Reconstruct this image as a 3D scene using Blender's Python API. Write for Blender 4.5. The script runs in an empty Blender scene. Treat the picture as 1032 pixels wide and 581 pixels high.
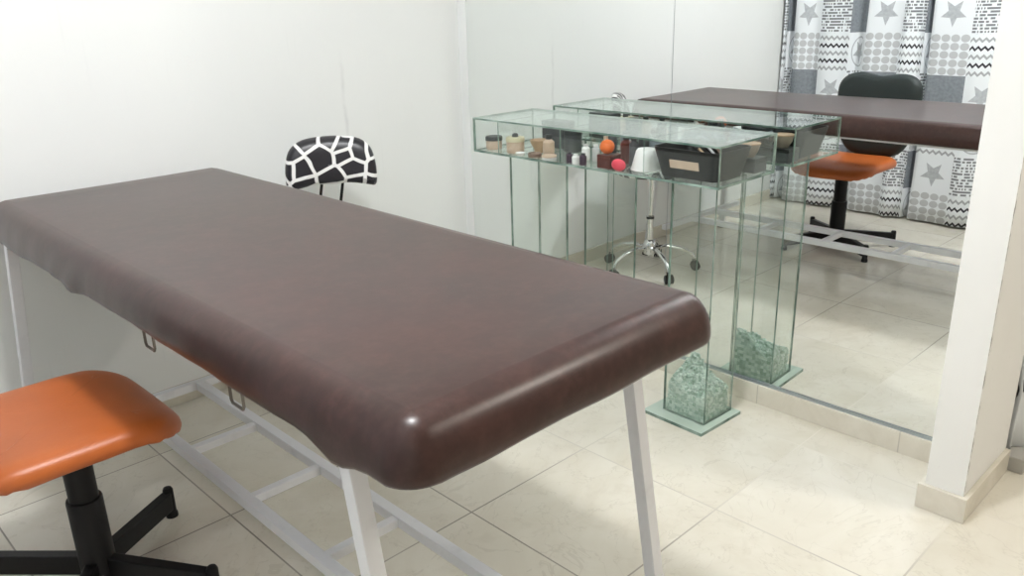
import bpy, bmesh, math, random
from mathutils import Vector, Matrix
PI = math.pi
sc = bpy.context.scene
COL = sc.collection
random.seed(7)

# ------------------------------------------------------------------ nodes
class V:
    """a float socket with arithmetic"""
    def __init__(s, nt, k): s.nt, s.k = nt, k
    def _m(s, op, *a):
        n = s.nt.nodes.new('ShaderNodeMath'); n.operation = op
        for i, x in enumerate((s,) + a):
            if isinstance(x, V): s.nt.links.new(x.k, n.inputs[i])
            else: n.inputs[i].default_value = x
        return V(s.nt, n.outputs[0])
    def __add__(s, o): return s._m('ADD', o)
    def __sub__(s, o): return s._m('SUBTRACT', o)
    def __mul__(s, o): return s._m('MULTIPLY', o)
    def __truediv__(s, o): return s._m('DIVIDE', o)
    def lt(s, o): return s._m('LESS_THAN', o)
    def gt(s, o): return s._m('GREATER_THAN', o)
    def abs(s): return s._m('ABSOLUTE')
    def floor(s): return s._m('FLOOR')
    def fract(s): return s._m('FRACT')
    def sqrt(s): return s._m('SQRT')
    def cos(s): return s._m('COSINE')
    def pow(s, e): return s._m('POWER', e)
    def mod(s, m): return s._m('FLOORED_MODULO', m)
    def min(s, o): return s._m('MINIMUM', o)
    def max(s, o): return s._m('MAXIMUM', o)
    def atan2(s, o): return s._m('ARCTAN2', o)
    def near(s, v, w): return (s - v).abs().lt(w)
    def inv(s): return (s * -1.0) + 1.0
    def clamp(s): return s.max(0.0).min(1.0)

class Mat:
    def __init__(s, name, color=(.8, .8, .8), rough=.5, metal=0., spec=.5, **kw):
        s.m = bpy.data.materials.new(name); s.m.use_nodes = True
        s.nt = s.m.node_tree
        s.b = s.nt.nodes['Principled BSDF']; s.out = s.nt.nodes['Material Output']
        s.b.inputs['Base Color'].default_value = (*color, 1)
        s.b.inputs['Roughness'].default_value = rough
        s.b.inputs['Metallic'].default_value = metal
        s.b.inputs['Specular IOR Level'].default_value = spec
        for k, v in kw.items(): s.b.inputs[k.replace('_', ' ')].default_value = v
        s._tc = None
    def new(s, t): return s.nt.nodes.new(t)
    def link(s, a, b): s.nt.links.new(a.k if isinstance(a, V) else a, b)
    def coord(s, which='Object'):
        if s._tc is None: s._tc = s.new('ShaderNodeTexCoord')
        return s._tc.outputs[which]
    def xyz(s, which='Object'):
        n = s.new('ShaderNodeSeparateXYZ'); s.link(s.coord(which), n.inputs[0])
        return [V(s.nt, o) for o in n.outputs]
    def pos(s):
        g = s.new('ShaderNodeNewGeometry'); n = s.new('ShaderNodeSeparateXYZ')
        s.link(g.outputs['Position'], n.inputs[0]); return [V(s.nt, o) for o in n.outputs]
    def vec(s, x, y, z=0.):
        n = s.new('ShaderNodeCombineXYZ')
        for i, q in enumerate((x, y, z)):
            if isinstance(q, V): s.link(q, n.inputs[i])
            else: n.inputs[i].default_value = q
        return n.outputs[0]
    def noise(s, scale, detail=3., rough=.5, vec=None, which='Object', dist=0.):
        n = s.new('ShaderNodeTexNoise'); n.inputs['Scale'].default_value = scale
        n.inputs['Detail'].default_value = detail; n.inputs['Roughness'].default_value = rough
        n.inputs['Distortion'].default_value = dist
        s.link(vec if vec is not None else s.coord(which), n.inputs['Vector'])
        return V(s.nt, n.outputs[0])
    def white(s, vec):
        n = s.new('ShaderNodeTexWhiteNoise'); n.noise_dimensions = '3D'; s.link(vec, n.inputs['Vector'])
        return V(s.nt, n.outputs['Value'])
    def ramp(s, f, lo, hi):
        n = s.new('ShaderNodeMapRange'); s.link(f, n.inputs['Value'])
        n.inputs['From Min'].default_value = lo; n.inputs['From Max'].default_value = hi
        return V(s.nt, n.outputs[0])
    def mix(s, f, a, b):
        n = s.new('ShaderNodeMix'); n.data_type = 'RGBA'
        if isinstance(f, V): s.link(f, n.inputs['Factor'])
        else: n.inputs['Factor'].default_value = f
        for nm, q in ((6, a), (7, b)):
            if isinstance(q, (tuple, list)): n.inputs[nm].default_value = (*q, 1)
            else: s.link(q, n.inputs[nm])
        return n.outputs[2]
    def base(s, c): s.link(c, s.b.inputs['Base Color'])
    def bump(s, h, strength=.2, dist=.01):
        n = s.new('ShaderNodeBump'); n.inputs['Strength'].default_value = strength
        n.inputs['Distance'].default_value = dist
        s.link(h, n.inputs['Height']); s.link(n.outputs[0], s.b.inputs['Normal'])

M = {}
def simple(key, color, rough=.5, metal=0., spec=.5, **kw):
    M[key] = Mat(key, color, rough, metal, spec, **kw).m

def build_materials():
    # painted plaster
    w = Mat('wall_paint', (.8, .81, .80), .55, spec=.3)
    n1 = w.noise(1.3, 4, which='Object'); n2 = w.noise(9, 3)
    c = w.mix(w.ramp(n1, .3, .75), (.80, .815, .81), (.76, .775, .77))
    c = w.mix(w.ramp(n2, .62, .8) * .25, c, (.66, .68, .68))
    w.base(c); w.bump(w.noise(35, 3), .08, .004); M['wall'] = w.m
    # back wall: the same paint with vertical drips and a stain
    w = Mat('stained_wall_paint', (.8, .81, .80), .55, spec=.3)
    x, y, z = w.pos()
    n1 = w.noise(1.3, 4); c = w.mix(w.ramp(n1, .3, .75), (.80, .815, .81), (.765, .78, .775))
    stretch = w.vec(x * 60., 0., z * 2.5)
    drip = w.ramp(w.noise(1., 3, vec=stretch), .60, .75)
    zone = w.ramp(w.noise(2.2, 2), .5, .7)
    c = w.mix(drip * zone * .3, c, (.62, .64, .65))
    jag = w.noise(9., 2, vec=w.vec(0., 0., z)) * .03
    d = (x + .537 + jag).abs()
    st = (d / .011).inv().clamp() * w.ramp(z, .72, .86) * w.ramp(z, 1.12, .98) * w.ramp(w.noise(9, 3), .25, .6)
    c = w.mix(st * .38, c, (.48, .49, .50))
    w.base(c); w.bump(w.noise(35, 3), .08, .004); M['back_wall'] = w.m
    # wall end with chipped corner
    w = Mat('chipped_wall_paint', (.8, .81, .80), .55, spec=.3)
    x, y, z = w.pos()
    n1 = w.noise(3, 4); c = w.mix(w.ramp(n1, .3, .75), (.82, .82, .80), (.77, .77, .75))
    wob = (w.noise(30., 3, vec=w.vec(0., 0., z)) - .5) * .012
    d = ((x + .2285) + wob).abs()
    thick = w.ramp(w.noise(22., 3, vec=w.vec(0., 3., z)), .42, .66) * .0055
    chip = d.lt(thick) * y.lt(-2.1108)
    speck = w.ramp(w.noise(60, 2), .72, .78) * .35
    c = w.mix(speck, c, (.6, .6, .58)); c = w.mix(chip * .8, c, (.22, .21, .2))
    w.base(c); M['pillar'] = w.m
    simple('ceiling', (.85, .85, .84), .8, spec=.2)
    # floor tiles
    f = Mat('cream_floor_tile', (.6, .57, .5), .2, spec=.5)
    x, y, z = f.pos()
    tx = (x + 1.0554) / .446; ty = (y + 1.1946) / .452
    wob = (f.noise(3, 2) - .5) * .006
    gx = ((tx + .5 + wob).fract() - .5).abs(); gy = ((ty + .5 + wob).fract() - .5).abs()
    g = gx.min(gy)
    groove = g.lt(.0048)
    cell = f.vec(tx.floor(), ty.floor(), 0.)
    rnd = f.white(cell)
    off = f.vec(x + rnd * 7., y + rnd * 3., 0.)
    vein = f.noise(2.6, 6, .6, vec=off, dist=1.2)
    fine = f.noise(14, 5, .65, vec=off, dist=.6)
    c = f.mix(f.ramp(vein, .35, .7), (.69, .66, .58), (.60, .56, .465))
    c = f.mix(f.ramp(fine, .55, .8) * .5, c, (.50, .455, .37))
    thin = (f.noise(3.4, 4, .6, vec=off, dist=2.) - .5).abs().lt(.006)
    c = f.mix(thin * .25, c, (.42, .38, .31))
    c = f.mix((rnd - .5) * .22 + .11, c, (.74, .715, .65))
    glare_fade = (f.ramp(x, -1.0, -.35) * .75 + f.ramp(f.noise(2.0, 3), .35, .65) * .35).clamp()  # grout painted paler towards the mirror to imitate bright light, plus random tone
    gm = f.mix(glare_fade, (.19, .17, .145), (.60, .565, .49))
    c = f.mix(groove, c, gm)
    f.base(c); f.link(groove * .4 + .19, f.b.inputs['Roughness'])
    f.bump(groove.inv(), .25, .003); M['floor'] = f.m
    # skirting tile
    f = Mat('cream_skirting_tile', (.6, .57, .5), .25, spec=.4)
    x, y, z = f.pos()
    j = ((y + .06) / .452 + .5).fract() - .5
    c = f.mix(f.ramp(f.noise(7, 5, .6, dist=1.), .35, .7), (.69, .655, .575), (.60, .56, .475))
    c = f.mix(j.abs().lt(.004), c, (.50, .47, .41)); f.base(c); M['skirting'] = f.m
    simple('threshold', (.42, .41, .38), .5)
    # brown leatherette
    l = Mat('brown_leatherette', (.09, .045, .038), .33, spec=.25)
    n = l.noise(4., 3, .55); n2 = l.noise(48, 4, .6); n3 = l.noise(14, 3, .6)
    c = l.mix(l.ramp(n, .35, .7), (.048, .0195, .0152), (.028, .0125, .0102))
    c = l.mix(l.ramp(n3, .40, .68) * .55, l.mix(l.ramp(n2, .42, .68) * .6, c, (.068, .031, .026)), (.028, .013, .011))
    l.base(c); l.b.inputs['Roughness'].default_value = .34; l.b.inputs['Coat Weight'].default_value = .3; l.b.inputs['Coat Roughness'].default_value = .28
    x, y, z = l.xyz()
    wr = l.noise(1., 4, .55, vec=l.vec(x * 10., y * 15., z * 5.))
    l.bump(n2 * .5 + wr, .05, .004); M['leather'] = l.m
    # orange vinyl
    o = Mat('orange_vinyl', (.62, .17, .035), .38, spec=.45)
    c = o.mix(o.ramp(o.noise(8, 4), .3, .7), (.50, .125, .026), (.43, .105, .022)); o.base(c)
    o.bump(o.noise(120, 2), .08, .002); M['orange'] = o.m
    o = Mat('black_upholstery', (.02, .028, .028), .5, spec=.4)
    o.bump(o.noise(150, 2), .1, .002); M['black_vinyl'] = o.m
    k = Mat('black_painted_steel', (.008, .008, .009), .45, spec=.25)
    k.bump(k.noise(60, 2), .06, .002); M['black_metal'] = k.m
    p = Mat('scuffed_white_paint', (.74, .75, .76), .38, spec=.45)
    x, y, z = p.pos()
    s1 = p.ramp(p.noise(11, 3, .6), .58, .75)
    c = p.mix(s1 * .4, (.72, .725, .745), (.46, .46, .49))
    p.base(c); M['white_metal'] = p.m
    simple('chrome', (.82, .83, .83), .08, 1.)
    simple('black_rubber', (.015, .015, .016), .6)
    simple('steel_wire', (.22, .2, .18), .35, .8)
    # mirror
    simple('mirror', (.90, .925, .92), .0, 1.)
    simple('mirror_edge', (.36, .40, .42), .3, .6)
    # clear float glass: tinted transparency with a Schlick reflection
    g = Mat('clear_glass'); nt = g.nt
    tr = g.new('ShaderNodeBsdfTransparent'); tr.inputs[0].default_value = (.972, .984, .977, 1)
    gl = g.new('ShaderNodeBsdfGlossy'); gl.inputs['Roughness'].default_value = 0.; gl.inputs[0].default_value = (.95, 1, .98, 1)
    lw = g.new('ShaderNodeLayerWeight'); lw.inputs['Blend'].default_value = .5
    fac = V(nt, lw.outputs['Facing']).pow(5.) * .85 + .035
    mx = g.new('ShaderNodeMixShader'); g.link(fac, mx.inputs[0]); g.link(tr.outputs[0], mx.inputs[1]); g.link(gl.outputs[0], mx.inputs[2])
    g.link(mx.outputs[0], g.out.inputs['Surface']); M['glass'] = g.m
    e = Mat('green_glass_edge', (.10, .22, .17), .15, spec=.6)
    e.base(e.mix(e.ramp(e.noise(12, 3), .35, .65), (.075, .135, .11), (.30, .39, .34))); M['glass_edge'] = e.m
    # frosted green base plate
    b = Mat('green_glass_plate', (.42, .51, .44), .12, spec=.6); M['glass_plate'] = b.m
    # broken tempered glass
    q = Mat('broken_green_glass', (.4, .66, .55), .12, spec=.7)
    x, y, z = q.xyz()
    rn = q.white(q.vec((x * 90.).floor(), (y * 90.).floor(), (z * 90.).floor()))
    q.base(q.mix(rn, (.40, .53, .45), (.80, .90, .84)))
    tr = q.new('ShaderNodeBsdfTransparent'); tr.inputs[0].default_value = (.78, .90, .84, 1)
    mx = q.new('ShaderNodeMixShader'); mx.inputs[0].default_value = .30
    q.link(q.b.outputs[0], mx.inputs[1]); q.link(tr.outputs[0], mx.inputs[2]); q.link(mx.outputs[0], q.out.inputs['Surface'])
    M['shards'] = q.m
    # giraffe print
    a = Mat('giraffe_print', (.8, .8, .8), .35, spec=.5)
    mp = a.new('ShaderNodeMapping'); mp.inputs['Location'].default_value = (.31, .12, .23)
    a.link(a.coord(), mp.inputs['Vector'])
    nz = a.new('ShaderNodeTexNoise'); nz.inputs['Scale'].default_value = 9.; a.link(mp.outputs[0], nz.inputs['Vector'])
    ad = a.new('ShaderNodeVectorMath'); ad.operation = 'MULTIPLY_ADD'; a.link(nz.outputs['Color'], ad.inputs[0])
    ad.inputs[1].default_value = (.012, .012, .012); a.link(mp.outputs[0], ad.inputs[2])
    vo = a.new('ShaderNodeTexVoronoi'); vo.feature = 'DISTANCE_TO_EDGE'; vo.inputs['Scale'].default_value = 12.5
    a.link(ad.outputs[0], vo.inputs['Vector'])
    d = V(a.nt, vo.outputs['Distance'])
    a.base(a.mix(a.ramp(d, .05, .068), (.84, .84, .83), (.014, .013, .018))); M['giraffe'] = a.m
    g2 = Mat('giraffe_print_back', (.8, .8, .8), .35, spec=.5)
    x, y, z = g2.xyz(); bd = math.radians(58)
    nz = g2.noise(8., 2)
    side = x * math.sin(bd) - y * math.cos(bd)
    vo = g2.new('ShaderNodeTexVoronoi'); vo.feature = 'DISTANCE_TO_EDGE'; vo.voronoi_dimensions = '2D'; vo.inputs['Scale'].default_value = 17.
    vo.inputs['Randomness'].default_value = 1.
    g2.link(g2.vec(side + (nz - .5) * .03 + .95, z * 1.05 + (nz - .5) * .02 + .11, 0.), vo.inputs['Vector'])
    d = V(g2.nt, vo.outputs['Distance'])
    g2.base(g2.mix(g2.ramp(d, .085, .11), (.84, .84, .83), (.014, .013, .018))); M['giraffe_back'] = g2.m
    # cow print cloth
    a = Mat('cow_print_cloth', (.75, .77, .78), .7, spec=.2)
    n = a.noise(11., 2, .4)
    a.base(a.mix(a.ramp(n, .60, .63), (.74, .765, .775), (.03, .03, .032))); M['cow'] = a.m
    # patchwork curtain
    c = Mat('patchwork_curtain', (.8, .8, .8), .8, spec=.15)
    uvn = c.new('ShaderNodeSeparateXYZ'); c.link(c.coord('UV'), uvn.inputs[0])
    u, v = V(c.nt, uvn.outputs[0]), V(c.nt, uvn.outputs[1])
    W_, H_ = .2, .2125
    cu, cv = u / W_, v / H_
    ci, cj = cu.floor().mod(3.), cv.floor().mod(4.)
    p, q = cu.fract(), cv.fract()
    px, py = p - .5, q - .5
    r = (px * px + py * py).sqrt()
    # five-pointed star
    ang = py.atan2(px) + (PI / 2 - PI / 5)
    seg = 2 * PI / 5
    aa = (ang.mod(seg) - seg / 2).abs()
    # line from tip (R at aa=0) to notch (r0 at aa=pi/5)
    R0, r0 = .34, .15
    tx_, ty_ = R0, 0.; nx, ny = r0 * math.cos(seg / 2), r0 * math.sin(seg / 2)
    ex, ey = nx - tx_, ny - ty_
    sx, sy = r * aa.cos(), r * (aa._m('SINE'))
    cross = (sx - tx_) * ey - (sy - ty_) * ex
    star = cross.gt(0.0) if (0 - tx_) * ey - (0 - ty_) * ex > 0 else cross.lt(0.0)
    tex = c.noise(60, 2, vec=c.vec(u, v, 0.))
    white = (.80, .825, .86)
    grey = c.mix(c.ramp(tex, .3, .7), (.40, .42, .45), (.50, .52, .55))
    starc = c.mix(star, white, grey)
    ring = ((r - .38).abs().lt(.02))
    ringc = c.mix(ring.max(star), white, grey)
    # newsprint
    nr = q * 13.
    cellv = c.vec((p * 26. + nr.floor() * .37).floor(), nr.floor() + cv.floor() * 17., cu.floor())
    ink = c.white(cellv).gt(.30) * nr.fract().gt(.35)
    newsc = c.mix(ink * .92, white, (.16, .165, .18))
    solid = c.mix(c.ramp(tex, .3, .7), (.20, .22, .25), (.27, .29, .32))
    # dots: touching columns of discs
    dx, dy = (p * 4.).fract() - .5, (q * 5.).fract() - .5
    dots = (dx * dx + dy * dy).sqrt().lt(.46)
    dotc = c.mix(dots * .85, white, (.46, .47, .49))
    # zigzag
    tri = ((p * 6.).fract() - .5).abs() * .75
    zz = (q * 5.) + tri
    zl = (zz.fract() - .5).abs().lt(.17)
    dark = zz.floor().mod(2.)
    zc = c.mix(zl, white, c.mix(dark, (.38, .39, .41), (.05, .05, .06)))
    def pick(i, a0, a1, a2):
        return c.mix(i.near(2., .25), c.mix(i.near(1., .25), a0, a1), a2)
    rowA = pick(ci, starc, newsc, solid)
    rowB = pick(ci, dotc, zc, ringc)
    rowC = pick(ci, solid, starc, newsc)
    rowD = pick(ci, zc, ringc, dotc)
    col = c.mix(cj.near(3., .25), c.mix(cj.near(2., .25), c.mix(cj.near(1., .25), rowB, rowA), rowD), rowC)
    c.base(col); M['curtain'] = c.m
    # small goods
    simple('beige_plastic', (.55, .42, .32), .45)
    simple('cream_plastic', (.62, .58, .40), .4)
    simple('dark_plastic', (.035, .04, .042), .4)
    simple('black_plastic', (.012, .013, .015), .4)
    simple('charcoal', (.07, .075, .08), .5)
    simple('white_plastic', (.82, .82, .82), .4)
    simple('purple_plastic', (.06, .03, .06), .4)
    simple('orange_plastic', (.75, .16, .03), .5)
    simple('maroon', (.10, .025, .02), .35)
    simple('pink_sponge', (.72, .06, .10), .7)
    simple('slate_cloth', (.22, .25, .28), .8)
    simple('brown_compact', (.20, .13, .10), .4)
    simple('grey_tan', (.30, .25, .20), .5)
    simple('tan_wood', (.42, .29, .18), .5)
    simple('pale_grey', (.55, .55, .56), .45)
build_materials()

# ------------------------------------------------------------------ geometry helpers
def obj(name, bm, mats, parent=None, smooth=True, loc=None, bevel=0., angle=40):
    me = bpy.data.meshes.new(name); bm.normal_update(); bm.to_mesh(me); bm.free()
    for m in (mats if isinstance(mats, (list, tuple)) else [mats]): me.materials.append(M[m])
    o = bpy.data.objects.new(name, me); COL.objects.link(o)
    if parent is not None: o.parent = parent
    if loc is not None: o.location = loc
    if smooth:
        for p in me.polygons: p.use_smooth = True
        try: me.set_sharp_from_angle(angle=math.radians(angle))
        except Exception: pass
    if bevel:
        b = o.modifiers.new('bevel', 'BEVEL'); b.width = bevel; b.segments = 2; b.limit_method = 'ANGLE'
    return o
def tag(o, label, cat, group=None):
    o['label'] = label; o['category'] = cat
    if group: o['group'] = group
    return o
def thing(name, label, cat, loc=(0, 0, 0), rz=0., group=None):
    o = bpy.data.objects.new(name, None); COL.objects.link(o); o.location = loc; o.rotation_euler = (0, 0, rz)
    o.empty_display_size = .05
    return tag(o, label, cat, group)
def struct(name, bm, mats, **k):
    o = obj(name, bm, mats, smooth=False, **k); o['kind'] = 'structure'; return o
def B(): return bmesh.new()
def box(bm, x0, x1, y0, y1, z0, z1, mat=0, mx=None):
    vs = [bm.verts.new((x, y, z)) for x in (x0, x1) for y in (y0, y1) for z in (z0, z1)]
    if mx is not None:
        for v in vs: v.co = mx @ v.co
    fs = []
    for q in ((0, 1, 3, 2), (4, 6, 7, 5), (0, 4, 5, 1), (2, 3, 7, 6), (0, 2, 6, 4), (1, 5, 7, 3)):
        f = bm.faces.new([vs[i] for i in q]); f.material_index = mat; fs.append(f)
    return fs
def frame_of(d):
    d = d.normalized(); up = Vector((0, 0, 1)) if abs(d.z) < .95 else Vector((0, 1, 0))
    a = d.cross(up).normalized(); return a, a.cross(d).normalized()
def bar(bm, p, q, w, h=None, mat=0, up=None):
    """rectangular bar from p to q; w across, h along the 'up' side"""
    p, q = Vector(p), Vector(q); h = h or w
    a, b = frame_of(q - p)
    ring = []
    for c in (p, q):
        ring.append([bm.verts.new(c + a * sx * w / 2 + b * sy * h / 2) for sx, sy in ((-1, -1), (1, -1), (1, 1), (-1, 1))])
    for i in range(4): bm.faces.new((ring[0][i], ring[0][(i + 1) % 4], ring[1][(i + 1) % 4], ring[1][i])).material_index = mat
    bm.faces.new(ring[0][::-1]).material_index = mat; bm.faces.new(ring[1]).material_index = mat
def tube(bm, pts, r, n=12, mat=0):
    pts = [Vector(p) for p in pts]; rings = []
    rr = r if isinstance(r, (list, tuple)) else [r] * len(pts)
    ref = None
    for i, p in enumerate(pts):
        d = (pts[min(i + 1, len(pts) - 1)] - pts[max(i - 1, 0)])
        a, b = frame_of(d)
        if ref is not None:
            dn = d.normalized(); a = (ref - dn * ref.dot(dn)).normalized(); b = dn.cross(a)
        ref = a
        rings.append([bm.verts.new(p + (a * math.cos(t) + b * math.sin(t)) * rr[i]) for t in [2 * PI * k / n for k in range(n)]])
    for r0, r1 in zip(rings, rings[1:]):
        for k in range(n): bm.faces.new((r0[k], r0[(k + 1) % n], r1[(k + 1) % n], r1[k])).material_index = mat
    bm.faces.new(rings[0][::-1]).material_index = mat; bm.faces.new(rings[-1]).material_index = mat
    bmesh.ops.recalc_face_normals(bm, faces=bm.faces)
def lathe(bm, prof, n=24, c=(0, 0, 0), mat=0):
    rings = []
    for r, z in prof:
        if r < 1e-6: rings.append([bm.verts.new((c[0], c[1], c[2] + z))])
        else: rings.append([bm.verts.new((c[0] + r * math.cos(2 * PI * k / n), c[1] + r * math.sin(2 * PI * k / n), c[2] + z)) for k in range(n)])
    for a, b in zip(rings, rings[1:]):
        for k in range(n):
            if len(a) == 1 and len(b) == 1: continue
            if len(a) == 1: f = (a[0], b[(k + 1) % n], b[k])
            elif len(b) == 1: f = (a[k], a[(k + 1) % n], b[0])
            else: f = (a[k], a[(k + 1) % n], b[(k + 1) % n], b[k])
            bm.faces.new(f).material_index = mat
    if len(rings[0]) > 1: bm.faces.new(rings[0][::-1]).material_index = mat
    if len(rings[-1]) > 1: bm.faces.new(rings[-1]).material_index = mat
    bmesh.ops.recalc_face_normals(bm, faces=bm.faces)
def rrect(hx, hy, r, n=8, per=1):
    """outline of a rounded rectangle with 'per' extra points on each straight side"""
    out = []
    corners = ((hx - r, hy - r, 0), (-hx + r, hy - r, 90), (-hx + r, -hy + r, 180), (hx - r, -hy + r, 270))
    for i, (cx, cy, a0) in enumerate(corners):
        arc = [(cx + r * math.cos(math.radians(a0 + 90 * k / n)), cy + r * math.sin(math.radians(a0 + 90 * k / n))) for k in range(n + 1)]
        out += arc
        nx_, ny_, na = corners[(i + 1) % 4]
        e = (nx_ + r * math.cos(math.radians(na)), ny_ + r * math.sin(math.radians(na)))
        for k in range(1, per): out.append((arc[-1][0] + (e[0] - arc[-1][0]) * k / per, arc[-1][1] + (e[1] - arc[-1][1]) * k / per))
    return out
def cushion(outline, prof, shape=None, inner=6):
    """prof: list of (inset, z) from the bottom rim to the top rim; the top closes over shrinking rings"""
    bm = B(); rings = []
    n = len(outline)
    def inset(d):
        pts = []
        for i in range(n):
            p0, p, p1 = Vector(outline[i - 1]), Vector(outline[i]), Vector(outline[(i + 1) % n])
            t = (p1 - p0).normalized(); nrm = Vector((-t.y, t.x)); pts.append(p + nrm * d)
        return pts
    for d, z in prof:
        rings.append([Vector((q.x, q.y, z)) for q in inset(d)])
    d0, zt = prof[-1]
    last = rings[-1]
    for k in range(1, inner):
        f = 1 - k / inner
        rings.append([Vector((q.x * f, q.y * f, zt)) for q in last])
    rings.append([Vector((0, 0, zt))])
    b0 = rings[0]
    low = []
    for k in range(1, 4):
        f = 1 - k / 4; low.insert(0, [Vector((q.x * f, q.y * f, prof[0][1])) for q in b0])
    rings = [[Vector((0, 0, prof[0][1]))]] + low + rings
    vr = []
    for r in rings:
        vr.append([bm.verts.new(shape(q) if shape else q) for q in r])
    for a, b in zip(vr, vr[1:]):
        for k in range(n):
            k1 = (k + 1) % n
            if len(a) == 1: f = (a[0], b[k1], b[k])
            elif len(b) == 1: f = (a[k], a[k1], b[0])
            else: f = (a[k], a[k1], b[k1], b[k])
            bm.faces.new(f)
    bmesh.ops.recalc_face_normals(bm, faces=bm.faces)
    return bm
def dup(root, loc, rz=0., label=None, group=None):
    r = root.copy(); COL.objects.link(r); r.location = loc; r.rotation_euler = (0, 0, rz)
    if label: r['label'] = label
    if group: r['group'] = group
    for ch in list(root.children):
        c = ch.copy(); COL.objects.link(c); c.parent = r
        for g in ch.children:
            d = g.copy(); COL.objects.link(d); d.parent = c
    return r

# ------------------------------------------------------------------ the room
XL, YF, H = -2.70, -3.7, 2.55           # curtain wall, open front edge, ceiling height
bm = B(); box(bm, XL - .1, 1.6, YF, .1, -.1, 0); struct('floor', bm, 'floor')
bm = B(); box(bm, XL - .1, 1.6, YF, .1, H, H + .1); struct('ceiling', bm, 'ceiling')
bm = B(); box(bm, XL - .1, .1, 0, .1, 0, H); struct('wall_back', bm, 'back_wall')
bm = B(); box(bm, .006, .1, -2.02, 0, 0, H); struct('wall_right', bm, 'wall')
bm = B(); box(bm, XL - .1, XL, YF, 0, 0, H); struct('wall_left', bm, 'wall')
bm = B(); box(bm, -.233, .092, -2.111, -2.02, 0, H); struct('wall_end', bm, 'pillar')
bm = B(); box(bm, .1, 1.6, -1.92, -1.82, 0, H); struct('wall_hall', bm, 'wall')
# tile skirting
bm = B(); box(bm, -.011, .006, -2.02, 0, 0, .066); struct('baseboard_right', bm, 'skirting', bevel=.0015)
bm = B(); box(bm, -1.0 + XL + 1.0, -.011, -.011, 0, 0, .066); struct('baseboard_back', bm, 'skirting', bevel=.0015)
bm = B()
box(bm, -.246, -.233, -2.124, -2.006, 0, .068); box(bm, -.233, .092, -2.124, -2.111, 0, .068); box(bm, -.233, -.011, -2.02, -2.006, 0, .068)
struct('baseboard_pillar', bm, 'skirting', bevel=.0015)
bm = B(); box(bm, .098, .75, -2.16, -1.98, 0, .045); struct('trim_1', bm, 'threshold', bevel=.003)

# ------------------------------------------------------------------ mirrors
def mirror(y0, y1, label):
    t = thing('wall_mirror', label, 'mirror', (0, (y0 + y1) / 2, .066), 0, 'mirror panels on the right wall')
    h = (y1 - y0) / 2
    bm = B(); fs = box(bm, 0, .0055, -h, h, .006, 2.2)
    for f in fs:
        f.material_index = 0 if abs(f.calc_center_median().x) < 1e-5 else 1
    obj('mirror_glass', bm, ['mirror', 'mirror_edge'], t, smooth=False)
    bm = B(); box(bm, -.004, .0055, -h, h, 0, .006); box(bm, -.004, -.0015, -h, h, .006, .010)
    c = obj('bottom_channel', bm, 'mirror_edge', t, smooth=False); c['label'] = 'thin grey metal channel'
    return t
mirror(-1.031, -.055, 'frameless wall mirror panel beside the room corner behind the glass case')
mirror(-2.019, -1.033, 'frameless wall mirror panel between the seam and the white wall end')

# ------------------------------------------------------------------ curtain
def curtain():
    # (tile boundary u, y) measured along the hanging cloth
    seq = [(-.4, -.006), (-.2, -.035), (0, -.088), (.2, -.248), (.4, -.424), (.6, -.520), (.8, -.711), (1.0, -.826), (1.2, -.868), (1.4, -1.072), (1.6, -1.245),
           (1.8, -1.33), (2.0, -1.52), (2.2, -1.66), (2.4, -1.70), (2.6, -1.89), (2.8, -2.06), (3.0, -2.10), (3.2, -2.28)]
    cols = []
    for (u0, y0), (u1, y1) in zip(seq, seq[1:]):
        dy = abs(y1 - y0); dep = .5 * math.sqrt(max(.2 ** 2 - dy ** 2, 0)) * .62
        solid = round(u0 / .2) % 3 == 2
        for k in range(10):
            t = k / 10
            if solid: x = -dep * math.sin(PI * t) ** 1.0
            else: x = min(dep, .05) * math.sin(2 * PI * t) * .35
            cols.append((u0 + (u1 - u0) * t, y0 + (y1 - y0) * t, x))
    cols.append((seq[-1][0], seq[-1][1], 0))
    rows = 28; z0, z1 = .012, 2.35
    bm = B(); uvl = bm.loops.layers.uv.new('UVMap'); grid = []
    for j in range(rows + 1):
        t = j / rows; z = z0 + (z1 - z0) * t; r = []
        for (u, y, x) in cols:
            wv = .006 * math.sin(u * 9 + z * 2.3) + .004 * math.sin(u * 23 + z * 1.1)
            v = bm.verts.new((-2.582 + x * (1 - .15 * t) + wv, y - .004 * math.sin(z * 3 + u * 5), z)); r.append((v, (u, z + .032 + .003 * math.sin(u * 6))))
        grid.append(r)
    for j in range(rows):
        for i in range(len(cols) - 1):
            q = (grid[j][i], grid[j][i + 1], grid[j + 1][i + 1], grid[j + 1][i])
            f = bm.faces.new([a[0] for a in q])
            for lp, a in zip(f.loops, q): lp[uvl].uv = a[1]
    o = obj('curtain', bm, 'curtain', angle=80)
    s = o.modifiers.new('solid', 'SOLIDIFY'); s.thickness = .0015
    return o
curt = thing('patchwork_curtain', 'grey and white patchwork curtain with stars, seen in the mirror behind the massage table', 'curtain', (0, 0, 0))
cu = curtain(); cu.name = 'cloth'; cu.parent = curt
bm = B(); tube(bm, [(-2.582, -.003, 2.36), (-2.582, -2.33, 2.36)], .012); obj('curtain_rod', bm, 'white_metal', curt)

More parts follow.
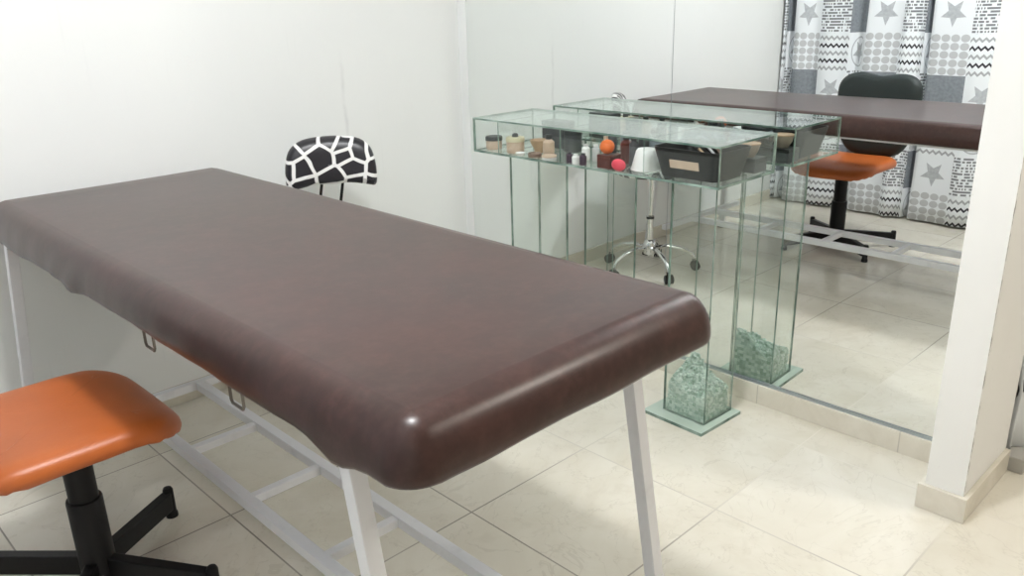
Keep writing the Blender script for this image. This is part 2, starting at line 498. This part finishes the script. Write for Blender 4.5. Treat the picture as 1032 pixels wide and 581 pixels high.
# cow print cloth in the opening past the wall end
cw = thing('cow_print_curtain', 'white cloth with black blotches hanging at the right edge past the wall end', 'curtain', (0, 0, 0))
bm = B(); g = []
for j in range(25):
    z = .047 + 2.2 * j / 24; r = []
    for i in range(61):
        s = i / 60
        r.append(bm.verts.new((.112 + .55 * s + .003 * math.sin(z * 14), -2.125 + .02 * math.sin(s * 38 + .6 * math.sin(z * 3)) * (1 + .3 * math.sin(z * 9)) + .006 * math.sin(z * 21 + s * 4), z)))
    g.append(r)
for j in range(24):
    for i in range(60): bm.faces.new((g[j][i], g[j][i + 1], g[j + 1][i + 1], g[j + 1][i]))
o = obj('cloth', bm, 'cow', cw, angle=80); o.modifiers.new('solid', 'SOLIDIFY').thickness = .002
bm = B(); tube(bm, [(.093, -2.125, 2.255), (.70, -2.125, 2.255)], .011); obj('curtain_rod', bm, 'white_metal', cw)

# ------------------------------------------------------------------ massage table
tb = thing('massage_table', 'long massage table with brown leatherette top on a white steel frame', 'massage table', (-1.425, -.947, 0))
X0, X1, Y0, Y1 = -1.757, -1.064, -.022, -1.908
hx, hy = (X1 - X0) / 2, (Y0 - Y1) / 2
ol = rrect(hx, hy, .056, 12, 60)
prof = [(.030, .699), (.010, .6965), (.002, .699), (0, .704), (.000, .713), (.0015, .727), (.0055, .742), (.012, .756), (.021, .768), (.032, .7775), (.043, .783), (.050, .785), (.0545, .7855)]
def bed_shape(q):
    x, y, z = q
    low = max(0, (.745 - z) / .045); low = min(low, 1)
    if x < -hx + .05:                      # cover pulled down along the near long side
        z -= low * .011 * min(1, max(0, (y - .3) / .35))
        z -= low * (.012 * math.exp(-((y - .25) / .07) ** 2) + .020 * math.exp(-((y + .775) / .042) ** 2) + .0012 * math.sin(y * 21))
        x -= low * .008 * (math.exp(-((y - .25) / .05) ** 2) + .5 * math.exp(-((y - .37) / .02) ** 2))
    if y < -hy + .05:
        z -= low * (.001 * math.sin(x * 17 + 1) + .003 * math.exp(-((x + .22) / .05) ** 2))
        y += -.001 * math.sin(x * 31) * low
    if z > .782: z += .003 * math.sin(x * 5 + 1) * math.sin(y * 4.1) - .002
    # puckers along the side
    if abs(x) > hx - .012 or abs(y) > hy - .012:
        s = .0006 * math.sin((x + y) * 60 + 3 * math.sin(y * 7)) * min(1, max(0, (.77 - z) / .03))
        x += s * (1 if x > 0 else -1)
    return Vector((x, y, z))
mt = obj('mattress', cushion(ol, prof, bed_shape, 14), 'leather', tb, angle=180, loc=((X0 + X1) / 2 + 1.425, (Y0 + Y1) / 2 + .947, 0))
mt['label'] = 'brown leatherette padded top'
# frame in table coordinates
def T(x, y, z): return (x + 1.425, y + .947, z)
bm = B()
for xx in (-1.655, -1.185): bar(bm, T(xx, -.16, .683), T(xx, -1.78, .683), .022)
for yy in (-.19, -.65, -1.25, -1.74): bar(bm, T(-1.733 if yy in (-.19, -1.74) else -1.655, yy, .683), T(-1.115 if yy in (-.19, -1.74) else -1.185, yy, .683), .022)
obj('top_frame', bm, 'white_metal', tb, smooth=False, bevel=.002)
legs = [((-1.742, -.20, .694), (-1.792, -.145, .004)), ((-1.115, -.20, .694), (-1.085, -.15, .004)),
        ((-1.732, -1.745, .694), (-1.722, -1.845, .004)), ((-1.118, -1.735, .694), (-1.112, -1.842, .004))]
for a, b in legs:
    bm = B(); bar(bm, T(*a), T(*b), .027); lg = obj('leg', bm, 'white_metal', tb, smooth=False, bevel=.002)
    bm = B(); bar(bm, T(b[0], b[1], .016), T(b[0], b[1], 0), .031); obj('rubber_foot', bm, 'black_rubber', lg, smooth=False, bevel=.002)
for xx in (-1.541, -1.335):
    bm = B(); bar(bm, T(xx, -.262, .16), T(xx, -1.80, .16), .027); obj('rail', bm, 'white_metal', tb, smooth=False, bevel=.002)
for yy in (-.63, -.955, -1.275, -1.58):
    bm = B(); bar(bm, T(-1.5275, yy, .16), T(-1.3485, yy, .16), .022); obj('crossbar', bm, 'white_metal', tb, smooth=False, bevel=.002)
for yy, xa, xb in ((-.262 + .0135, -1.78, -1.09), (-1.8135, -1.722, -1.113)):
    bm = B(); bar(bm, T(xa, yy, .16), T(xb, yy, .16), .025); obj('end_bar', bm, 'white_metal', tb, smooth=False, bevel=.002)
for yy in (-1.06, -1.415):
    bm = B(); x_ = -1.732
    tube(bm, [T(x_, yy + .022, .697), T(x_, yy + .022, .650), T(x_, yy + .018, .644), T(x_, yy - .018, .644), T(x_, yy - .022, .650), T(x_, yy - .022, .697)], .0028, 8)
    hk = obj('hook', bm, 'steel_wire', tb); hk['label'] = 'small bent wire hook under the edge'

# ------------------------------------------------------------------ orange chair
ch = thing('swivel_chair', 'orange vinyl chair with black back and black four-arm base beside the massage table', 'chair', (-1.842, -.795, 0))
so = rrect(.22, .214, .10, 12, 8)
def seat_shape(q):
    x, y, z = q; x *= 1.0 - .06 * (y / .236) ** 2
    t = max(0, x - .06) / .15
    z -= .022 * t * t                                    # waterfall front
    z += .010 * (abs(y) / .236) ** 2 * (1 if z > .42 else .6)
    if z < .418: z += .0022 * math.sin(math.atan2(y, x) * 46)
    return Vector((x - .02, y + .010, z))
obj('seat', cushion(so, [(.03, .411), (.008, .409), (.002, .413), (0, .421), (.002, .431), (.009, .441), (.022, .449), (.04, .4535), (.07, .456), (.10, .457)], seat_shape, 8), 'orange', ch, angle=180)['label'] = 'orange vinyl padded seat'
bm = B(); box(bm, -.09, .07, -.075, .075, .395, .41); obj('seat_plate', bm, 'black_metal', ch, smooth=False, bevel=.003)
bm = B(); lathe(bm, [(.031, .20), (.031, .396)], 28); obj('post', bm, 'black_metal', ch)
bm = B(); lathe(bm, [(.038, .03), (.038, .237), (.0365, .241), (.0315, .241)], 32); obj('post_sleeve', bm, 'black_metal', ch)
for a in (35, -54, -128, 129):
    A = math.radians(a); d = Vector((math.cos(A), math.sin(A), 0))
    bm = B(); bar(bm, d * .022 + Vector((0, 0, .066)), d * .276 + Vector((0, 0, .050)), .027, .05)
    lg = obj('leg', bm, 'black_metal', ch, smooth=False, bevel=.003)
    e = d * .283
    bm = B(); lathe(bm, [(.008, 0.0), (.0155, .001), (.0155, .012), (.013, .016), (.013, .080), (.010, .086), (0, .087)], 18, (e.x, e.y, 0))
    obj('foot_stub', bm, 'black_metal', lg)
# backrest on its stem
bk = [(-.215, .30), (-.205, .355), (-.165, .392), (-.10, .402), (-.04, .392), (0, .385), (.04, .392), (.10, .402), (.165, .392), (.205, .355), (.215, .30), (.21, .20), (.19, .10), (.155, .02), (.095, -.018), (0, -.022), (-.095, -.018), (-.155, .02), (-.19, .10), (-.21, .20)]
def smooth_loop(p, it=2):
    for _ in range(it):
        q = []
        for i in range(len(p)):
            a, b = p[i], p[(i + 1) % len(p)]
            q += [(a[0] * .75 + b[0] * .25, a[1] * .75 + b[1] * .25), (a[0] * .25 + b[0] * .75, a[1] * .25 + b[1] * .75)]
        p = q
    return p
bko = [(x, y - .2) for x, y in smooth_loop(bk)][::-1]
def back_shape(q):
    x, y, z = q                                       # x sideways, y up, z thickness
    return Vector((-.232 + z + .25 * x * x - .03 * (y + .2), -x - .045, .662 + y))
obj('backrest', cushion(bko, [(.02, -.006), (.004, -.004), (0, .004), (.003, .016), (.014, .028), (.03, .034), (.05, .036)], back_shape, 7), 'black_vinyl', ch, angle=180)['label'] = 'black padded backrest'
bm = B()
pts = [(-.06, -.02, .402), (-.17, -.035, .402), (-.225, -.042, .42), (-.247, -.045, .50), (-.252, -.045, .66)]
for p, q in zip(pts, pts[1:]): bar(bm, p, q, .03, .012)
obj('back_stem', bm, 'black_metal', ch, smooth=False, bevel=.002)

# ------------------------------------------------------------------ giraffe stool
gs = thing('swivel_stool', 'stool with giraffe print backrest and chrome base, behind the massage table by the back wall', 'stool', (-.884, -.315, 0))
bm = B(); lathe(bm, [(.028, .085), (.030, .10), (.030, .135), (.024, .15), (.0155, .155), (.0155, .27)], 24)
obj('base_hub', bm, 'chrome', gs)
bm = B(); lathe(bm, [(.0105, .15), (.0105, .262), (.018, .263), (.018, .272), (.013, .275), (.013, .467)], 20); obj('post', bm, 'chrome', gs)
bm = B(); lathe(bm, [(.0185, .258), (.0185, .270)], 20); obj('collar', bm, 'black_rubber', gs)
for a in (83, 155, 227, 299, 11):
    A = math.radians(a); d = Vector((math.cos(A), math.sin(A), 0)); Z = Vector((0, 0, 1))
    bm = B(); tube(bm, [d * .02 + Z * .118, d * .08 + Z * .122, d * .15 + Z * .108, d * .20 + Z * .084, d * .214 + Z * .064, d * .216 + Z * .05], [.012, .0115, .0105, .0095, .009, .009], 12)
    lg = obj('leg', bm, 'chrome', gs)
    c = d * .222; s = Vector((-d.y, d.x, 0))
    bm = B(); tube(bm, [d * .216 + Z * .056, d * .217 + Z * .042], .011, 10)
    for k in (-1, 1): tube(bm, [c + s * k * .004 + Z * .0225, c + s * k * .016 + Z * .0225], .0225, 18)
    obj('caster', bm, 'black_rubber', lg)
sp = [(.17 * math.cos(t), .17 * math.sin(t)) for t in [2 * PI * k / 40 for k in range(40)]]
obj('seat', cushion(sp, [(.02, .478), (.004, .479), (0, .488), (.002, .510), (.012, .524), (.03, .530), (.06, .532)], None, 6), 'giraffe', gs, angle=180)['label'] = 'round giraffe print seat'
bm = B(); box(bm, -.08, .08, -.08, .08, .466, .479); obj('seat_plate', bm, 'black_metal', gs, smooth=False, bevel=.003)
# backrest: plane facing the camera side, centred behind the seat
bp = [(-.172, -.055), (-.170, 0), (-.155, .05), (-.11, .078), (-.04, .086), (.04, .086), (.11, .078), (.155, .05), (.172, 0), (.176, -.055), (.168, -.083), (.13, -.080), (.06, -.068), (0, -.074), (-.06, -.068), (-.13, -.078), (-.165, -.084)]
bpo = smooth_loop(bp)[::-1]
BD = math.radians(58)                        # direction from the seat to its back
def gback(q):
    x, y, z = q
    dd = .165 - z - .5 * x * x + .012 * (y / .08)
    x *= .87
    return Vector((.036 + dd * math.cos(BD) + x * math.sin(BD), -.030 + dd * math.sin(BD) - x * math.cos(BD), .762 + y))
gbo = obj('backrest', cushion([(-a, b) for a, b in bpo][::-1], [(.012, -.012), (.003, -.010), (0, -.002), (.002, .012), (.010, .024), (.022, .030), (.04, .033)], gback, 6), 'giraffe_back', gs, angle=180)
gbo['label'] = 'giraffe print padded backrest'
for k in (-.033, .037):
    bm = B()
    def gp(d, z): g = min(1, max(0, (z - .47) / .2)); return Vector((.036 * g + d * math.cos(BD) + k * math.sin(BD), -.030 * g + d * math.sin(BD) - k * math.cos(BD), z))
    pr = [(.05, .471), (.13, .471), (.165, .479), (.178, .505), (.180, .71)]
    tube(bm, [gp(*p) for p in pr], .005, 8)
    obj('back_rod', bm, 'black_metal', gs)

# ------------------------------------------------------------------ glass console
ZB, ZT = .768, .884
CX0, CX1, CY0, CY1 = -.349, -.053, -1.438, -.465
gc = thing('glass_console_table', 'clear green-edged glass console table with a display case on two glass columns', 'console table', ((CX0 + CX1) / 2, (CY0 + CY1) / 2, 0))
gx, gy = gc.location.x, gc.location.y
def pane(name, x0, x1, y0, y1, z0, z1, parent, off=True, mx=None):
    bm = B(); o_ = (gx, gy) if off else (0, 0)
    fs = box(bm, x0 - o_[0], x1 - o_[0], y0 - o_[1], y1 - o_[1], z0, z1, 1)
    dims = (x1 - x0, y1 - y0, z1 - z0); ax = dims.index(min(dims))
    for f in fs:
        f.normal_update()
        if abs(f.normal[ax]) > .9: f.material_index = 0
    if mx is not None:
        for v in bm.verts: v.co = mx @ v.co
    return obj(name, bm, ['glass', 'glass_edge'], parent, smooth=False)
TH = .006
pane('top_pane', CX0, CX1, CY0, CY1, ZT - TH, ZT, gc)
pane('bottom_pane', CX0, CX1, CY0, CY1, ZB, ZB + TH, gc)
pane('front_pane', CX0, CX0 + TH, CY0, CY1, ZB + TH, ZT - TH, gc)
pane('back_pane', CX1 - TH, CX1, CY0, CY1, ZB + TH, ZT - TH, gc)
pane('end_pane', CX0 + TH, CX1 - TH, CY0, CY0 + TH, ZB + TH, ZT - TH, gc)
pane('end_pane', CX0 + TH, CX1 - TH, CY1 - TH, CY1, ZB + TH, ZT - TH, gc)
for y in (-.583, -.863, -.990, -1.186):
    pane('divider', CX0 + TH, CX1 - TH, y - .0025, y + .0025, ZB + TH, ZT - TH, gc)
def column(cx, cy, rot, u0, u1, w0, w1, S, D):
    """base plate corner at (cx,cy); u runs along +y, w towards the mirror"""
    mx = Matrix.Translation((cx - gx, cy - gy, 0)) @ Matrix.Rotation(-rot, 4, 'Z')
    c = bpy.data.objects.new('column', None); COL.objects.link(c); c.parent = gc
    bm = B(); fs = box(bm, 0, D, 0, S, 0, .0105, 1)
    for f in fs:
        f.normal_update()
        if abs(f.normal.z) > .9: f.material_index = 0
    for v in bm.verts: v.co = mx @ v.co
    obj('base_plate', bm, ['glass_plate', 'glass_edge'], c, smooth=False)
    z0, z1, t = .0105, ZB, .005
    pane('column_pane', w0, w0 + t, u0, u1, z0, z1, c, False, mx)
    pane('column_pane', w1 - t, w1, u0, u1, z0, z1, c, False, mx)
    pane('column_pane', w0 + t, w1 - t, u0, u0 + t, z0, z1, c, False, mx)
    pane('column_pane', w0 + t, w1 - t, u1 - t, u1, z0, z1, c, False, mx)
    return mx
mxc = column(-.317, -1.408, .0415, .0255, .1817, .0476, .1928, .225, .208)
column(-.317, -.735, 0., .035, .176, .047, .192, .205, .208)
# broken glass heap inside the near column
bm = B(); rnd = random.Random(3)
xs, ys = (.0476 + .0062, .1928 - .0062), (.0255 + .0062, .1817 - .0062)
def hz(a, b): return .098 + .060 * a * b + .022 * b + .01 * math.sin(a * 9) * math.cos(b * 8)
N = 12; top = {}
for i in range(N + 1):
    for j in range(N + 1):
        a, b = i / N, j / N
        top[i, j] = bm.verts.new((xs[0] + .004 + (xs[1] - xs[0] - .008) * a, ys[0] + .004 + (ys[1] - ys[0] - .008) * b, hz(a, b) - .012 + rnd.uniform(-.004, .004)))
bot = {}
for i in range(N + 1):
    for j in range(N + 1):
        if i in (0, N) or j in (0, N): bot[i, j] = bm.verts.new((top[i, j].co.x, top[i, j].co.y, .0115))
for i in range(N):
    for j in range(N): bm.faces.new((top[i, j], top[i + 1, j], top[i + 1, j + 1], top[i, j + 1]))
    for j in (0, N): bm.faces.new((top[i, j], top[i + 1, j], bot[i + 1, j], bot[i, j])); bm.faces.new((top[j, i], top[j, i + 1], bot[j, i + 1], bot[j, i]))
bm.faces.new([bot[i, 0] for i in range(N + 1)] + [bot[N, j] for j in range(1, N + 1)] + [bot[i, N] for i in range(N - 1, -1, -1)] + [bot[0, j] for j in range(N - 1, 0, -1)])
def shard(p, s):
    R_ = Matrix.Rotation(rnd.uniform(0, 6), 4, 'X') @ Matrix.Rotation(rnd.uniform(0, 6), 4, 'Y') @ Matrix.Rotation(rnd.uniform(0, 6), 4, 'Z')
    h = [s * rnd.uniform(.5, 1) / 2 for _ in range(3)]
    box(bm, -h[0], h[0], -h[1], h[1], -h[2], h[2], 0, Matrix.Translation(p) @ R_)
e_ = .0062
for _ in range(900):
    a, b = rnd.random(), rnd.random(); side = rnd.random(); s = rnd.uniform(.006, .0125)
    if side < .4: a_, b_, z = a, b, hz(a, b) - .006 + rnd.uniform(-.006, .003)
    else:
        a_, b_ = ((0, b), (1, b), (a, 0), (a, 1))[int(side * 40) % 4]; z = .018 + rnd.random() * (hz(a_, b_) - .028)
    m_ = s * .62
    x_ = xs[0] + m_ + (xs[1] - xs[0] - 2 * m_) * a_; y_ = ys[0] + m_ + (ys[1] - ys[0] - 2 * m_) * b_
    shard(Vector((x_, y_, z)), s)
for v in bm.verts: v.co = mxc @ v.co; 
for v in bm.verts: v.co.x += gx; v.co.y += gy
bmesh.ops.recalc_face_normals(bm, faces=bm.faces)
sh = obj('broken_glass', bm, 'shards', smooth=False); sh['kind'] = 'stuff'
tag(sh, 'heap of broken green glass filling the foot of the near glass column', 'broken glass')

# ------------------------------------------------------------------ things inside the case
ZF = ZB + TH
def lat(name, prof, mat, parent, n=24): bm = B(); lathe(bm, prof, n); return obj(name, bm, mat, parent)
def jar(x, y, r, h, body, lid, lh, label, name='jar'):
    t = thing(name, label, 'jar', (x, y, ZF))
    lat('body', [(r * .9, 0), (r, .004), (r, h - .004), (r * .92, h)], body, t)
    lat('lid', [(r * 1.06, h), (r * 1.06, h + lh - .003), (r, h + lh), (0, h + lh)], lid, t)
    return t
jar(-.292, -.507, .028, .030, 'beige_plastic', 'dark_plastic', .014, 'beige jar with dark lid at the far left end of the glass case')
jar(-.298, -.618, .030, .038, 'beige_plastic', 'cream_plastic', .014, 'beige jar with cream lid just right of the first glass divider')
t = thing('cosmetic_pot', 'tiny dark pot standing on the cream jar lid', 'pot', (-.296, -.616, ZF + .052)); lat('body', [(.010, 0), (.010, .008), (.008, .011), (0, .011)], 'charcoal', t, 16)
lat('rim', [(.0108, 0), (.0108, .003), (.010, .003)], 'dark_plastic', t, 16)
t = thing('small_dish', 'small white dish at the front of the case below the cream-lidded jar', 'dish', (-.325, -.668, ZF)); lat('body', [(.010, 0), (.015, .005), (.0165, .009), (.015, .009), (.009, .003), (0, .003)], 'white_plastic', t)
t = thing('black_box', 'upright dark grey box at the back of the case, second compartment', 'box', (-.125, -.655, ZF))
bm = B(); box(bm, -.03, .03, -.05, .05, 0, .072); obj('body', bm, 'charcoal', t, smooth=False, bevel=.003)
bm = B(); box(bm, -.031, .031, -.051, .051, .0725, .09); obj('lid', bm, 'dark_plastic', t, smooth=False, bevel=.003)
t = thing('wooden_bowl', 'small tan bowl in front of the dark grey box', 'bowl', (-.245, -.678, ZF)); lat('body', [(.016, 0), (.018, .012), (.029, .032), (.031, .042), (.027, .042), (.016, .016), (0, .014)], 'tan_wood', t)
t = thing('lotion_bottle', 'beige squat bottle right of the tan bowl', 'bottle', (-.262, -.738, ZF))
lat('body', [(.017, 0), (.019, .004), (.019, .042), (.011, .050), (.009, .052)], 'beige_plastic', t); lat('cap', [(.0105, .052), (.0105, .066), (0, .067)], 'dark_plastic', t)
t = thing('powder_compact', 'flat brown compact lying at the front of the second compartment', 'compact', (-.318, -.728, ZF))
lat('base', [(.022, 0), (.022, .006)], 'brown_compact', t); lat('lid', [(.0225, .0062), (.0225, .012), (.020, .014), (0, .014)], 'brown_compact', t)
t = thing('cream_tin', 'flat pale tin beside the brown compact', 'tin', (-.318, -.792, ZF))
lat('base', [(.024, 0), (.024, .007)], 'pale_grey', t); lat('lid', [(.0245, .0072), (.0245, .013), (0, .014)], 'beige_plastic', t)
t = thing('dark_jar', 'dark jar behind the beige squat bottle', 'jar', (-.165, -.758, ZF))
lat('body', [(.028, 0), (.030, .004), (.030, .055)], 'charcoal', t); lat('lid', [(.031, .0555), (.031, .072), (0, .073)], 'dark_plastic', t)
# small bottles in the third compartment
def bottle(x, y, r, h, body, cap, label, grp=None):
    t = thing('small_bottle', label, 'bottle', (x, y, ZF), 0, grp)
    lat('body', [(r * .9, 0), (r, .003), (r, h * .75), (r * .5, h * .86), (r * .5, h * .88)], body, t, 18)
    lat('cap', [(r * .62, h * .885), (r * .62, h), (0, h + .001)], cap, t, 18); return t
G = 'small bottles in the third compartment'
bottle(-.322, -.884, .011, .034, 'purple_plastic', 'dark_plastic', 'dark purple bottle just right of the second glass divider', G)
bottle(-.325, -.912, .012, .030, 'white_plastic', 'white_plastic', 'short white bottle between two dark ones, front of the third compartment', G)
bottle(-.325, -.942, .011, .036, 'purple_plastic', 'dark_plastic', 'dark purple bottle right of the short white bottle', G)
bottle(-.255, -.893, .013, .050, 'white_plastic', 'pale_grey', 'white bottle with grey cap in the second row of the third compartment', G)
bottle(-.250, -.930, .012, .052, 'pale_grey', 'white_plastic', 'pale grey bottle with white cap in the second row of the third compartment', G)
bottle(-.245, -.966, .012, .080, 'white_plastic', 'beige_plastic', 'tallest whitish bottle, by the third glass divider', G)
bottle(-.135, -.902, .016, .092, 'charcoal', 'dark_plastic', 'taller dark bottle at the back of the third compartment', G)
bottle(-.130, -.952, .016, .080, 'slate_cloth', 'dark_plastic', 'grey-blue bottle with dark cap at the back of the third compartment', G)
# fourth compartment
t = thing('maroon_box', 'dark maroon box with an orange ball on top, fourth compartment', 'box', (-.305, -1.028, ZF))
bm = B(); box(bm, -.026, .026, -.026, .026, 0, .032); obj('body', bm, 'maroon', t, smooth=False, bevel=.002)
bm = B(); box(bm, -.0265, .0265, -.0265, .0265, .0322, .040); obj('lid', bm, 'maroon', t, smooth=False, bevel=.002)
bm = B(); bmesh.ops.create_uvsphere(bm, u_segments=24, v_segments=16, radius=.0225)
for v in bm.verts: v.co.z *= .98
o = obj('orange_ball', bm, 'orange_plastic', None, loc=(-.309, -1.024, ZF + .0625)); tag(o, 'bright orange ball on the maroon box inside the glass case', 'ball')
bottle(-.225, -1.030, .018, .085, 'maroon', 'dark_plastic', 'tall maroon bottle behind the orange ball')
bm = B(); bmesh.ops.create_uvsphere(bm, u_segments=24, v_segments=12, radius=.024)
for v in bm.verts:
    v.co.z = v.co.z * .75 + .017 if v.co.z > -.0226 else -.0003 + .0003
    v.co.z = max(v.co.z, 0); v.co.x *= .55; v.co.y *= 1.05
o = obj('pink_sponge', bm, 'pink_sponge', None, loc=(-.3275, -1.083, ZF)); tag(o, 'hot pink sponge at the front of the case beside the maroon box', 'sponge')
bottle(-.240, -1.070, .0135, .086, 'charcoal', 'dark_plastic', 'slim dark bottle between the maroon bottle and the white cup')
t = thing('white_cup', 'upturned white cup left of the black tray', 'cup', (-.262, -1.135, ZF))
lat('body', [(.044, 0), (.0445, .003), (.031, .056), (.026, .062), (0, .063)], 'white_plastic', t, 32)
lat('rim', [(.0448, 0), (.0462, .002), (.0448, .004)], 'white_plastic', t, 32)
t = thing('slate_pouch', 'blue-grey pouch at the back of the fourth compartment', 'pouch', (-.115, -1.085, ZF))
obj('body', cushion(rrect(.045, .07, .02, 6, 3), [(.01, 0), (0, .012), (.002, .04), (.015, .056), (.03, .06)], None, 4), 'slate_cloth', t, angle=180)
bm = B(); tube(bm, [(-.02, -.05, .062), (-.02, .05, .062)], .003, 8); obj('zipper', bm, 'dark_plastic', t)
t = thing('dark_canister', 'dark canister behind the tall maroon bottle', 'canister', (-.165, -1.022, ZF)); t.location.x = -.20; t.location.y = -1.075
t.location = (-.19, -1.022 - .048, ZF)
lat('body', [(.016, 0), (.017, .003), (.017, .072)], 'charcoal', t, 20); lat('lid', [(.0178, .0725), (.0178, .088), (0, .089)], 'dark_plastic', t, 20)
# black tray in the near compartment
t = thing('black_tray', 'black slant-sided tray with a beige label in the near end of the glass case', 'tray', (-.232, -1.307, ZF))
def tray():
    bm = B(); lo = rrect(.070, .092, .015, 5, 2); hi = rrect(.088, .113, .02, 5, 2); n = len(lo); w = .0035
    def ring(o, z, k=0.): return [bm.verts.new((x - (k if x > 0 else -k), y - (k if y > 0 else -k), z)) for x, y in o]
    R_ = [ring(lo, 0), ring(hi, .084), ring(hi, .084, w), ring(lo, .004, w)]
    for a, b in zip(R_, R_[1:]):
        for k in range(n): bm.faces.new((a[k], a[(k + 1) % n], b[(k + 1) % n], b[k]))
    bm.faces.new(R_[0][::-1]); bm.faces.new(R_[3]); bmesh.ops.recalc_face_normals(bm, faces=bm.faces); return bm
obj('body', tray(), 'black_plastic', t)
bm = B()
tl = Matrix.Translation((-.0795, 0.005, .040)) @ Matrix.Rotation(math.radians(-12.1), 4, 'Y')
box(bm, -.0015, .0, -.048, .048, -.012, .012, 0, tl); obj('label_plate', bm, 'beige_plastic', t, smooth=False)['label'] = 'beige label plate'
# contents of the tray
t = thing('brush_roll', 'dark rolled brush case lying in the black tray', 'brush roll', (-.268, -1.295, ZF + .0045))
bm = B(); tube(bm, [(0, -.062, .022), (0, .062, .022)], .0215, 20); obj('body', bm, 'charcoal', t)
bm = B(); tube(bm, [(0, -.004, .022), (0, .004, .022)], .0228, 20); obj('strap', bm, 'slate_cloth', t)
hb = [((-.200, -1.383, .012), (-.178, -1.262, .094), 'pale_grey'), ((-.222, -1.378, .012), (-.200, -1.24, .090), 'tan_wood'), ((-.178, -1.375, .012), (-.163, -1.285, .096), 'brown_compact')]
for (p, q, mm), lb in zip(hb, ('brush with pale grey handle leaning in the black tray', 'brush with tan handle leaning in the black tray', 'brush with brown handle leaning in the black tray')):
    t = thing('makeup_brush', lb, 'brush', (p[0], p[1], ZF), 0, 'makeup brushes in the black tray')
    d = Vector(q) - Vector(p); P0 = Vector((0, 0, p[2]))
    bm = B(); tube(bm, [P0, P0 + d * .72], [.003, .0042], 10); obj('handle', bm, mm, t)
    bm = B(); tube(bm, [P0 + d * .722, P0 + d * .86, P0 + d * .98, P0 + d], [.005, .009, .006, .002], 12); obj('bristles', bm, 'dark_plastic', t)
t = thing('dark_box', 'low dark box behind the black tray by the mirror side of the case', 'box', (-.096, -1.312, ZF))
bm = B(); box(bm, -.033, .033, -.105, .105, 0, .030); obj('body', bm, 'charcoal', t, smooth=False, bevel=.002)
bm = B(); box(bm, -.0335, .0335, -.1055, .1055, .0303, .042); obj('lid', bm, 'dark_plastic', t, smooth=False, bevel=.002)
t = thing('tan_bowl', 'small greyish tan bowl on the dark box at the near end of the case', 'bowl', (-.098, -1.378, ZF + .042))
lat('body', [(.017, 0), (.018, .004), (.026, .018), (.031, .038), (.0275, .038), (.021, .018), (0, .010)], 'grey_tan', t)
lat('rim', [(.0312, .036), (.0325, .038), (.0312, .040), (.028, .040), (.0278, .0385)], 'tan_wood', t)
t = thing('rolled_towel', 'dark grey rolled towel on the dark box behind the tan bowl', 'towel', (-.098, -1.27, ZF + .042))
bm = B(); tube(bm, [(0, -.065, .023), (0, .065, .023)], .0228, 20); obj('roll', bm, 'slate_cloth', t)
bm = B(); tube(bm, [(0, -.068, .023), (0, -.0655, .023)], .012, 14); obj('inner_fold', bm, 'charcoal', t)

# ------------------------------------------------------------------ light
def area(name, loc, rot, sx, sy, e, col=(1, 1, 1)):
    l = bpy.data.lights.new(name, 'AREA'); l.shape = 'RECTANGLE'; l.size, l.size_y = sx, sy; l.energy = e; l.color = col
    o = bpy.data.objects.new(name, l); COL.objects.link(o); o.location = loc; o.rotation_euler = rot; return o
pl = bpy.data.lights.new('ceiling_bulb', 'POINT'); pl.energy = 92; pl.shadow_soft_size = .085; pl.color = (.98, .99, 1.)
po = bpy.data.objects.new('ceiling_bulb', pl); COL.objects.link(po); po.location = (-1.60, -1.64, 2.38)
pl = bpy.data.lights.new('hall_bulb', 'POINT'); pl.energy = 70; pl.shadow_soft_size = .08; pl.color = (1, .95, .86)
po = bpy.data.objects.new('hall_bulb', pl); COL.objects.link(po); po.location = (.35, -3.5, 2.3)
w = bpy.data.worlds.new('world'); sc.world = w; w.use_nodes = True
bg = w.node_tree.nodes['Background']; bg.inputs[0].default_value = (1, .89, .72, 1); bg.inputs[1].default_value = .5

# ------------------------------------------------------------------ camera
cam = bpy.data.cameras.new('camera'); co = bpy.data.objects.new('camera', cam); COL.objects.link(co)
F = 839.76; yaw, pit, rol = .7663, .3360, -.0270
cam.sensor_fit = 'HORIZONTAL'; cam.sensor_width = 36; cam.lens = F / 1032 * 36; cam.clip_start = .02
fw = Vector((math.sin(yaw) * math.cos(pit), math.cos(yaw) * math.cos(pit), -math.sin(pit)))
rt = Vector((math.cos(yaw), -math.sin(yaw), 0)); up = rt.cross(fw)
r2 = rt * math.cos(rol) + up * math.sin(rol); u2 = -rt * math.sin(rol) + up * math.cos(rol)
m = Matrix((r2, u2, -fw)).transposed().to_4x4(); m.translation = (-2.2599, -2.6213, 1.26875)
co.matrix_world = m; sc.camera = co

vs = sc.view_settings; sc.display_settings.display_device = 'sRGB'
vs.view_transform = 'Standard'; vs.look = 'None'; vs.exposure = -.30; vs.gamma = 1.; vs.use_curve_mapping = False
cy = sc.cycles
cy.transparent_max_bounces = 48; cy.max_bounces = 14; cy.glossy_bounces = 8; cy.diffuse_bounces = 6; cy.transmission_bounces = 8
cy.sample_clamp_indirect = 20.; cy.use_denoising = True; cy.blur_glossy = 0.
